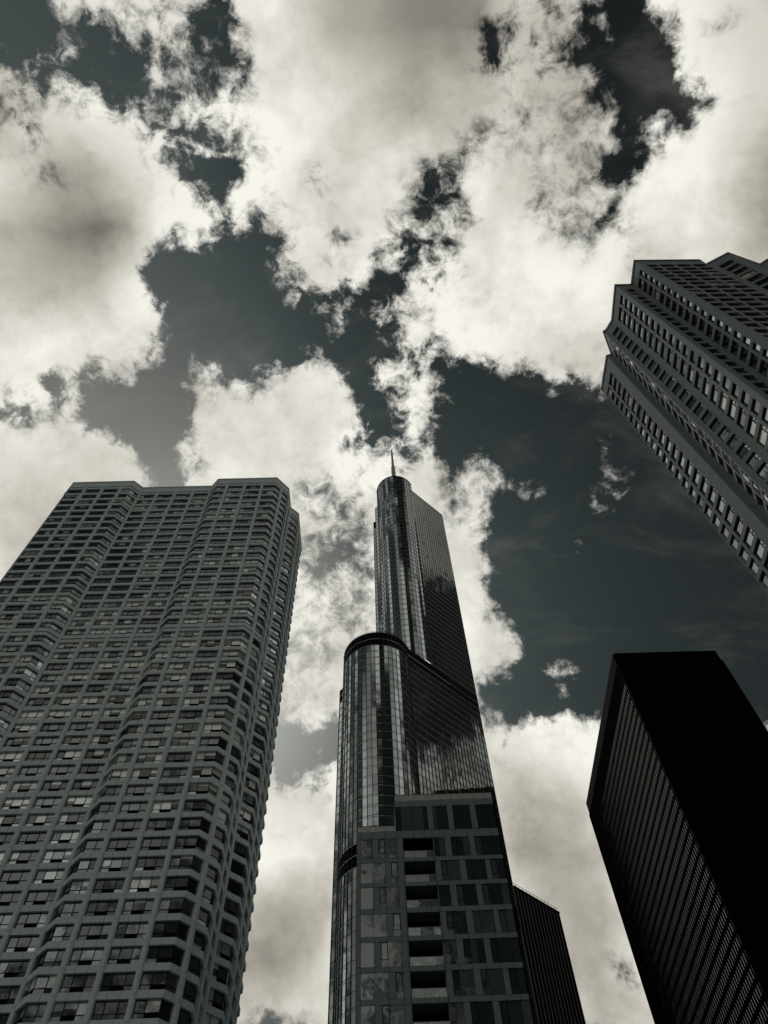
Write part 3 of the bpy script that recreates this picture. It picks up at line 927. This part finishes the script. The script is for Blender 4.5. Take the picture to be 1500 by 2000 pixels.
    # window-washing davit on the setback roof
    for x_, y_, lean in ((9.6, 177.5, 0.9), (10.8, 178.8, -0.9)):
        dv = MB()
        w = Wall((x_, y_), (x_ + ft[0], y_ + ft[1]))
        a = w.at
        dv.hexa([a(0, .12, 210.4), a(.25, .12, 210.4), a(.25, -.12, 210.4), a(0, -.12, 210.4),
                 a(lean, .12, 216.2), a(lean + .25, .12, 216.2), a(lean + .25, -.12, 216.2), a(lean, -.12, 216.2)], STEEL)
        dv.build("roof_davit", T)
    # spire
    sp_ = MB()

    def ring(r):
        return [(13.0 + r * math.cos(k * math.pi / 6), 191.0 + r * math.sin(k * math.pi / 6)) for k in range(12)]

    def taper(mb, z0, z1, r0, r1, mat):
        A, B = ring(r0), ring(r1)
        j = len(mb.v)
        mb.v += [(x, y, z0 + EYE) for x, y in A] + [(x, y, z1 + EYE) for x, y in B]
        for k in range(12):
            mb.f.append((j + k, j + (k + 1) % 12, j + 12 + (k + 1) % 12, j + 12 + k)); mb.m.append(mb.mi(mat))
        mb.f.append(tuple(j + 12 + k for k in range(12))); mb.m.append(mb.mi(mat))
    taper(sp_, 357, 390, 1.30, 1.15, SPIREM)
    taper(sp_, 390, 392, 1.15, 0.75, SPIREM)
    s_o = sp_.build("spire", T)
    sm = MB()
    taper(sm, 392, 413.8, 0.75, 0.5, SPIREM)
    taper(sm, 413.8, 414.3, 0.5, 0.1, SPIREM)
    sm.build("mast", s_o)


skyscraper()

# ------------------------------------------------------------------ glass and panel building with balconies (front centre)
S3 = 70.0 / 60.0


def balcony_building():
    T = thing("balcony_building", "grey panelled building with stacked black balconies in front of the glass skyscraper", "apartment building", (6.3, 95))
    Y = 72.7 * S3
    w = Wall((0.0, Y), (1.0, Y))

    def X(a):
        return a * S3

    XL, XT, XR = -2.53, 1.80, 13.36
    bands = [(54.24, 55.23), (51.33, 51.82), (48.45, 48.95), (45.56, 46.12), (42.68, 43.22), (39.76, 40.31), (36.89, 37.41)]
    k = 36.89
    while k > 4:
        k -= 2.87
        bands.append((k, k + 0.52))
    # body behind the skin
    core = MB()
    yb = Y + 26

    def block(x0, x1, z1, y0):
        core.prism([(x0, y0), (x1, y0), (x1, yb), (x0, yb)], -EYE, z1, ROOMM, cap_mat=ROOFM)
    block(X(XL) + 0.02, X(2.50), 55.2 * S3, Y + 0.30)
    block(X(5.95), X(XR) - 0.02, 55.2 * S3, Y + 0.30)
    block(X(2.50) + .001, X(5.95) - .001, 55.15 * S3, Y + 2.6)
    core.prism([(X(XT) + .02, Y + .30), (X(XR) - .02, Y + .30), (X(XR) - .02, yb), (X(XT) + .02, yb)], 55.2 * S3 + 0.003, 59.2 * S3, ROOMM, cap_mat=ROOFM)
    core.build("inner_wall", T)
    side = MB()
    sw = Wall((X(XR), Y + 0.02), (X(XR), yb))
    sw.box(side, 0, sw.L, -EYE, 59.2 * S3, -0.02, 0.10, BLACK)
    lw = Wall((X(XL), yb), (X(XL), Y + 0.02))
    lw.box(side, 0, lw.L, -EYE, 55.2 * S3, -0.02, 0.03, PANEL)
    side.build("side_wall", T)
    joint = [-2.52, -2.15, -0.83, 0.51, 1.86, 2.48, 3.80, 5.07, 5.88, 7.20, 8.50, 9.85, 11.18, 12.53, 13.34]

    def panels(mb, x0, x1, z0, z1, d=0.0):
        js = [x0] + [q for q in joint if x0 + 0.12 < q < x1 - 0.12] + [x1]
        for a, b in zip(js[:-1], js[1:]):
            w.box(mb, X(a) + 0.022, X(b) - 0.022, z0 * S3 + 0.022, z1 * S3 - 0.022, -0.25, d + (R_() - .5) * 0.006, PANEL)

    back = MB()
    w.box(back, X(XL), X(2.50), -EYE, 55.23 * S3, -0.30, -0.10, PANEL_D)
    w.box(back, X(5.95), X(XR), -EYE, 55.23 * S3, -0.30, -0.10, PANEL_D)
    w.box(back, X(XT), X(XR), 55.23 * S3 + 0.002, 59.3 * S3, -0.30, -0.10, PANEL_D)
    back.build("joint_backing", T)
    for z0, z1 in bands:
        mb = MB()
        top = z1 > 55
        panels(mb, XL, XR if top else 2.50, z0, z1)
        if not top:
            panels(mb, 5.95, XR, z0, z1, 0.06)
            panels(mb, 2.54, 5.91, z0, z1, 0.06)
        mb.build("floor_band", T)
    mb = MB()
    panels(mb, XT, XR, 58.45, 59.28)
    mb.build("floor_band", T)

    wins, solid = [], []
    LA = [(-2.52, -2.15, 'p'), (-2.15, -0.85, 'g'), (-0.85, -0.17, 'p'), (-0.17, 0.50, 'o'), (0.50, 1.86, 'g'), (1.86, 2.48, 'p')]
    LB = [(-2.52, -2.16, 'p'), (-2.16, -0.83, 'g'), (-0.83, 0.49, 'g'), (0.49, 1.15, 'p'), (1.15, 1.85, 'o'), (1.85, 2.48, 'p')]
    RA = [(5.97, 6.55, 'd'), (6.55, 7.20, 'd'), (7.20, 7.88, 'p'), (7.88, 8.55, 'o'), (8.55, 9.19, 'd'), (9.19, 9.91, 'd'), (9.91, 10.54, 'p'), (10.54, 11.25, 'o'), (11.25, 12.52, 'd'), (12.52, 13.34, 'd')]
    RB = [(5.97, 6.52, 'p'), (6.52, 7.18, 'o'), (7.18, 8.50, 'd'), (8.50, 9.20, 'p'), (9.20, 9.86, 'd'), (9.86, 11.30, 'd'), (11.30, 11.86, 'p'), (11.86, 12.53, 'o'), (12.53, 13.34, 'd')]
    TOP = [(1.84, 2.45, 'd'), (2.45, 3.80, 'd'), (3.80, 5.07, 'd'), (5.07, 5.55, 'd'), (5.55, 6.15, 'p'), (6.15, 6.55, 'd'), (6.55, 7.85, 'd'), (7.85, 8.50, 'p'), (8.50, 9.20, 'd'), (9.20, 10.5, 'd'), (10.5, 11.18, 'p'), (11.18, 11.90, 'd'), (11.90, 12.53, 'd'), (12.53, 13.32, 'd')]

    def fill(lay, z0, z1, left):
        for a, b, k in lay:
            s0, s1 = X(a) + 0.02, X(b) - 0.02
            h0, h1 = z0 * S3 + 0.02, z1 * S3 - 0.02
            if k == 'p':
                mb = MB()
                w.box(mb, s0, s1, h0, h1, -0.25, 0.05 if not left else 0.0, PANEL)
                mb.build("wall_panel", T)
                continue
            g = MB()
            if left:
                mt = random.choice((G_FG1, G_FG1, G_FG2))
            else:
                mt = random.choice((G_FG3, G_FG3, G_FG2))
            ti, tw = (R_() - .5) * 0.014, (R_() - .5) * 0.014
            if k == 'o':
                hm = h0 + (h1 - h0) * 0.27
                w.pane(g, s0 + .05, s1 - .05, hm + .05, h1 - .04, -0.05, mt, ti, tw)
                w.pane(g, s0, s1, h0, hm, -0.03, mt, ti * .4, tw * .4)
                o = g.build("window", T)
                f = MB()
                w.box(f, s0, s0 + .06, hm + .06, h1, -0.10, 0.0, FRAME)
                w.box(f, s1 - .06, s1, hm + .06, h1, -0.10, 0.0, FRAME)
                w.box(f, s0, s1, hm, hm + .06, -0.10, 0.0, FRAME)
                w.box(f, s0 + .06, s1 - .06, h1 - .05, h1, -0.10, 0.0, FRAME)
                f.build("window_frame", o)
            else:
                w.pane(g, s0, s1, h0, h1, -0.03, mt, ti, tw)
                g.build("window", T)

    fill(TOP, 55.23, 58.45, False)
    for i in range(len(bands) - 1):
        z0, z1 = bands[i + 1][1], bands[i][0]
        fill(LA if i % 2 == 0 else LB, z0, z1, True)
        fill(RA if i % 2 == 0 else RB, z0, z1, False)
        # open balcony with a glass balustrade
        bl = MB()
        zf = bands[i + 1][1] * S3
        zc = bands[i][0] * S3
        w.box(bl, X(2.54), X(5.91), zf - 0.30, zf, -2.55, -0.26, PANEL)
        w.box(bl, X(2.48), X(2.54), zf, zc, -2.55, 0.0, PANEL)
        w.box(bl, X(5.91), X(5.97), zf, zc, -2.55, 0.0, PANEL)
        o = bl.build("balcony", T)
        dr = MB()
        w.pane(dr, X(2.60), X(4.2), zf + .02, zc - .05, -2.45, G_SMOKE)
        w.pane(dr, X(4.2), X(5.85), zf + .02, zc - .05, -2.50, G_SMOKE)
        dr.build("balcony_door", o)
        ra = MB()
        for a, b in ((2.60, 3.80), (3.82, 5.12), (5.14, 5.86)):
            w.box(ra, X(a), X(b), zf + 0.02, zf + 0.95, -0.07, -0.045, random.choice((G_RAIL, G_FG1, G_RAIL)))
        ro = ra.build("balustrade", o)
        hr = MB()
        w.box(hr, X(2.56), X(5.89), zf + 0.95, zf + 1.0, -0.10, -0.02, FIN_L)
        hr.build("handrail", ro)
    # glass parapets on both roofs
    gp = MB()
    js = [1.83, 2.48, 3.80, 5.07, 5.88, 7.20, 8.50, 9.85, 11.18, 12.53, 13.33]
    for a, b in zip(js[:-1], js[1:]):
        w.box(gp, X(a) + .02, X(b) - .02, 59.32 * S3, 60.10 * S3, -0.05, -0.02, G_RAIL)
    o = gp.build("glass_parapet", T)
    hr = MB()
    w.box(hr, X(1.82), X(13.34), 60.10 * S3, 60.16 * S3, -0.08, 0.0, FRAME)
    hr.build("handrail", o)
    gp = MB()
    js = [-2.5, -2.15, -0.83, 0.51, 1.78]
    for a, b in zip(js[:-1], js[1:]):
        w.box(gp, X(a) + .02, X(b) - .02, 55.26 * S3, 55.92 * S3, -0.05, -0.02, G_RAIL)
    o = gp.build("glass_parapet", T)
    hr = MB()
    w.box(hr, X(-2.52), X(1.79), 55.92 * S3, 55.98 * S3, -0.08, 0.0, FRAME)
    hr.build("handrail", o)


G_FG1 = glazing("pale_reflective_glass", (0.105, 0.135, 0.140), 2.3, wob=0.8, wscale=0.45)
G_FG2 = glazing("grey_reflective_glass", (0.060, 0.074, 0.077), 2.5, wob=0.8, wscale=0.45)
G_FG3 = glazing("dark_room_glass", (0.022, 0.029, 0.031), 1.9, wob=0.6, wscale=0.45)
G_RAIL = glazing("balustrade_glass", (0.30, 0.325, 0.31), 3.0, wob=0.8, wscale=1.2, var=0.9)
balcony_building()

# ------------------------------------------------------------------ black steel tower (right)


def black_tower():
    T = thing("black_tower", "flat-topped black steel tower with fine vertical mullions and narrow window slits", "skyscraper", (106, 222))
    A, B, C, Dp = (87.6, 262.9), (87.6, 181.25), (125.5, 181.25), (125.5, 262.9)
    H = 210.0
    FLH, PITCH = 3.745, 1.53
    core = MB()
    core.prism([(87.9, 181.55), (125.2, 181.55), (125.2, 262.6), (87.9, 262.6)], -EYE, H - 0.4, BLACK, cap_mat=ROOFM)
    core.build("core_wall", T)
    items = []
    mull = MB()
    bands = {}
    for w in (Wall(A, B), Wall(B, C)):
        n = int(round((w.L - 1.2) / PITCH))
        m0 = (w.L - n * PITCH) / 2
        z = 195.9
        k = 0
        while z > 2:
            zt = z - FLH * k
            zb = zt - 2.40
            if zb < 1:
                break
            bands.setdefault(k, []).append((w, zb - (FLH - 2.40), zb))
            for q in range(n):
                s0, s1 = m0 + q * PITCH + 0.08, m0 + (q + 1) * PITCH - 0.08
                ti, tw = (R_() - .5) * 0.012, (R_() - .5) * 0.010
                wt, u, v = w.seen(0.5 * (s0 + s1), 0.5 * (zb + zt))

                def gl(mb, w=w, s0=s0, s1=s1, zb=zb, zt=zt, ti=ti, tw=tw):
                    w.pane(mb, s0, s1, zb, zt, -0.04, G_BLACK, ti, tw)
                items.append((wt * (3 if w.n[0] < -0.5 else 1), gl, None))
            k += 1
        for q in range(n + 1):
            s = m0 + q * PITCH
            w.box(mull, s - 0.08, s + 0.08, -EYE, 204.5, -0.12, 0.20, BLACK)
    set_windows(T, items, "window", "window_frame")
    mull.build("mullions", T)
    for k, L in bands.items():
        mb = MB()
        band(mb, [A, B, C], L[0][1], L[0][2], -0.25, 0.0, BLACK)
        mb.build("spandrel_band", T)
    top = MB()
    ring = [(88.0, 181.0), (125.2, 181.0), (125.8, 181.6), (125.8, 262.5), (125.2, 263.1), (88.0, 263.1), (87.35, 262.5), (87.35, 181.65)]
    top.prism(ring, 204.5, H, BLACK, cap_mat=ROOFM)
    top.prism([(87.75, 181.4), (125.4, 181.4), (125.4, 262.8), (87.75, 262.8)], 195.95, 204.5, GRILLE)
    top.build("roof_cap", T)
    cr = MB()
    for x, y in ((87.6, 181.25), (125.5, 181.25), (87.6, 262.9)):
        cr.prism([(x - .42, y - .2), (x - .2, y - .42), (x + .2, y - .42), (x + .42, y - .2), (x + .42, y + .2), (x + .2, y + .42), (x - .2, y + .42), (x - .42, y + .2)], -EYE, 204.5, BLACK)
    cr.build("corner_column", T)


black_tower()

# ------------------------------------------------------------------ stone tower with stepped bays (upper right)
S5 = 145.0 / 120.0


def stone_tower():
    T = thing("stone_tower", "grey stone tower with stepped corners, pointed bays and small deep-set windows", "apartment tower", (70, 50))
    pts = [(52.0, 57.4), (46.0, 51.1), (39.85, 44.8), (39.95, 38.95), (40.75, 38.75), (38.85, 34.85), (39.25, 34.55), (40.0, 33.0), (39.75, 27.35), (42.35, 27.35),
           (42.25, 23.65), (52.55, 23.75), (53.7, 24.45), (56.9, 22.75), (62.4, 24.6), (63.2, 24.0), (66.4, 22.4), (72, 24.4), (78, 24.4)]
    P = [(x * S5, y * S5) for x, y in pts]
    # windows as (start, end) along each wall, in the same units as the plan
    lay = {2: [(0.12, 1.65), (2.02, 4.1)],
           4: [(0.55, 2.35), (2.75, 4.05)],
           6: [(0.15, 1.58)],
           7: [(0.90, 3.05), (3.42, 5.45)],
           8: [(0.18, 2.15)],
           9: [(0.22, 1.80), (2.12, 3.5)],
           10: [(0.18, 2.45), (2.75, 5.02), (5.32, 7.55), (7.85, 10.0)],
           12: [(0.75, 2.75)],
           13: [(0.7, 2.1), (2.3, 3.8), (4.0, 5.3)],
           15: [(0.75, 2.75)],
           16: [(0.7, 2.1), (2.3, 3.8), (4.0, 5.3)]}
    TOPW, FLH, WH = 117.0, 2.375, 1.70
    DEPTH = 0.30
    zs = []
    k = 0
    while TOPW - FLH * k - WH > 6:
        zs.append(((TOPW - FLH * k - WH) * S5, (TOPW - FLH * k) * S5))
        k += 1
    walls = [Wall(P[i], P[i + 1]) for i in range(len(P) - 1)]
    core = MB()
    ring = offset_path(P, -1.6) + [(94, 78), (74, 78)]
    core.prism(ring, -EYE, 118.6 * S5, ROOMM, cap_mat=ROOFM)
    core.build("core_wall", T)
    par = MB()
    band(par, P, TOPW * S5, 120 * S5, -0.9, 0.0, STONE)
    band(par, P, 119.55 * S5, 120.12 * S5, -1.0, 0.16, STONE)
    par.build("parapet", T)
    # solid masonry between the windows
    piers = MB()
    for i, w in enumerate(walls):
        ops = [(a * S5, b * S5) for a, b in lay.get(i, [])]
        s = 0.0
        cuts = ops + [(w.L, w.L)]
        for a, b in cuts:
            if a - s > 0.02:
                j0, j1 = s, a
                w.box(piers, j0, j1, -EYE, TOPW * S5, -0.9, 0.0, STONE)
            s = b
    piers.build("stone_pier", T)
    jt = MB()
    for i, w in enumerate(walls):
        ops = [(a * S5, b * S5) for a, b in lay.get(i, [])]
        s = 0.0
        for a, b in ops + [(w.L, w.L)]:
            for z0, z1 in zs:
                if a - s > 0.9:
                    w.box(jt, s + 0.02, a - 0.02, z0 - 0.05, z0 - 0.025, 0.0005, 0.004, STONE_D)
                    w.box(jt, s + 0.02, a - 0.02, z1 + 0.02, z1 + 0.045, 0.0005, 0.004, STONE_D)
            s = b
    jt.build("stone_joints", T)
    # spandrels, one part per storey
    for z0, z1 in zs:
        mb = MB()
        band(mb, P, z0 - (FLH - WH) * S5, z0, -0.85, -0.03, STONE)
        mb.build("spandrel", T)
    items = []
    for i, w in enumerate(walls):
        for a, b in lay.get(i, []):
            s0, s1 = a * S5, b * S5
            for z0, z1 in zs:
                r = R_()
                mt = G_ST1 if r < 0.55 else (G_ST2 if r < 0.75 else (G_DARK if r < 0.94 else G_BLIND))
                ti, tw = (R_() - .5) * 0.035, (R_() - .5) * 0.03
                wt, u, v = w.seen(0.5 * (s0 + s1), 0.5 * (z0 + z1))
                if w.n[0] > -0.3:
                    wt *= 0.3
                sm = s0 + (s1 - s0) * 0.74
                dp = DEPTH
                if i == 4:
                    mt = G_ST1 if a > 2 else GRILLE
                    dp = 0.07 if a > 2 else 0.5
                elif i < 2:
                    dp = 0.12

                def gl(mb, w=w, s0=s0, s1=s1, sm=sm, z0=z0, z1=z1, mt=mt, ti=ti, tw=tw, dp=dp):
                    w.pane(mb, s0, sm, z0, z1, -dp, mt, ti, tw)
                    w.pane(mb, sm, s1, z0, z1, -dp, mt, ti * .5, -tw)

                def fr(mb, w=w, s0=s0, s1=s1, sm=sm, z0=z0, z1=z1, dp=dp):
                    w.box(mb, sm - .05, sm + .05, z0, z1, -dp - .04, -dp + .07, FRAME)
                    w.box(mb, s0, s0 + .07, z0, z1, -dp - .04, -dp + .06, FRAME)
                    w.box(mb, s1 - .07, s1, z0, z1, -dp - .04, -dp + .06, FRAME)
                    w.box(mb, s0 + .07, sm - .05, z1 - .08, z1, -dp - .04, -dp + .06, FRAME)
                    w.box(mb, s0 + .07, sm - .05, z0, z0 + .07, -dp - .04, -dp + .06, FRAME)
                    w.box(mb, sm + .05, s1 - .07, z0 + (z1 - z0) * .45, z0 + (z1 - z0) * .45 + .06, -dp - .04, -dp + .09, STEEL)
                items.append((wt, gl, fr))
    set_windows(T, items, "window", "window_frame")


G_ST1 = glazing("apartment_glass", (0.010, 0.012, 0.012), 3.8, wob=0.6, wscale=0.5)
G_ST2 = glazing("apartment_glass_dim", (0.022, 0.026, 0.026), 2.6, wob=0.6, wscale=0.5)
stone_tower()
for o in bpy.data.objects:
    if 'org' in o:
        del o['org']
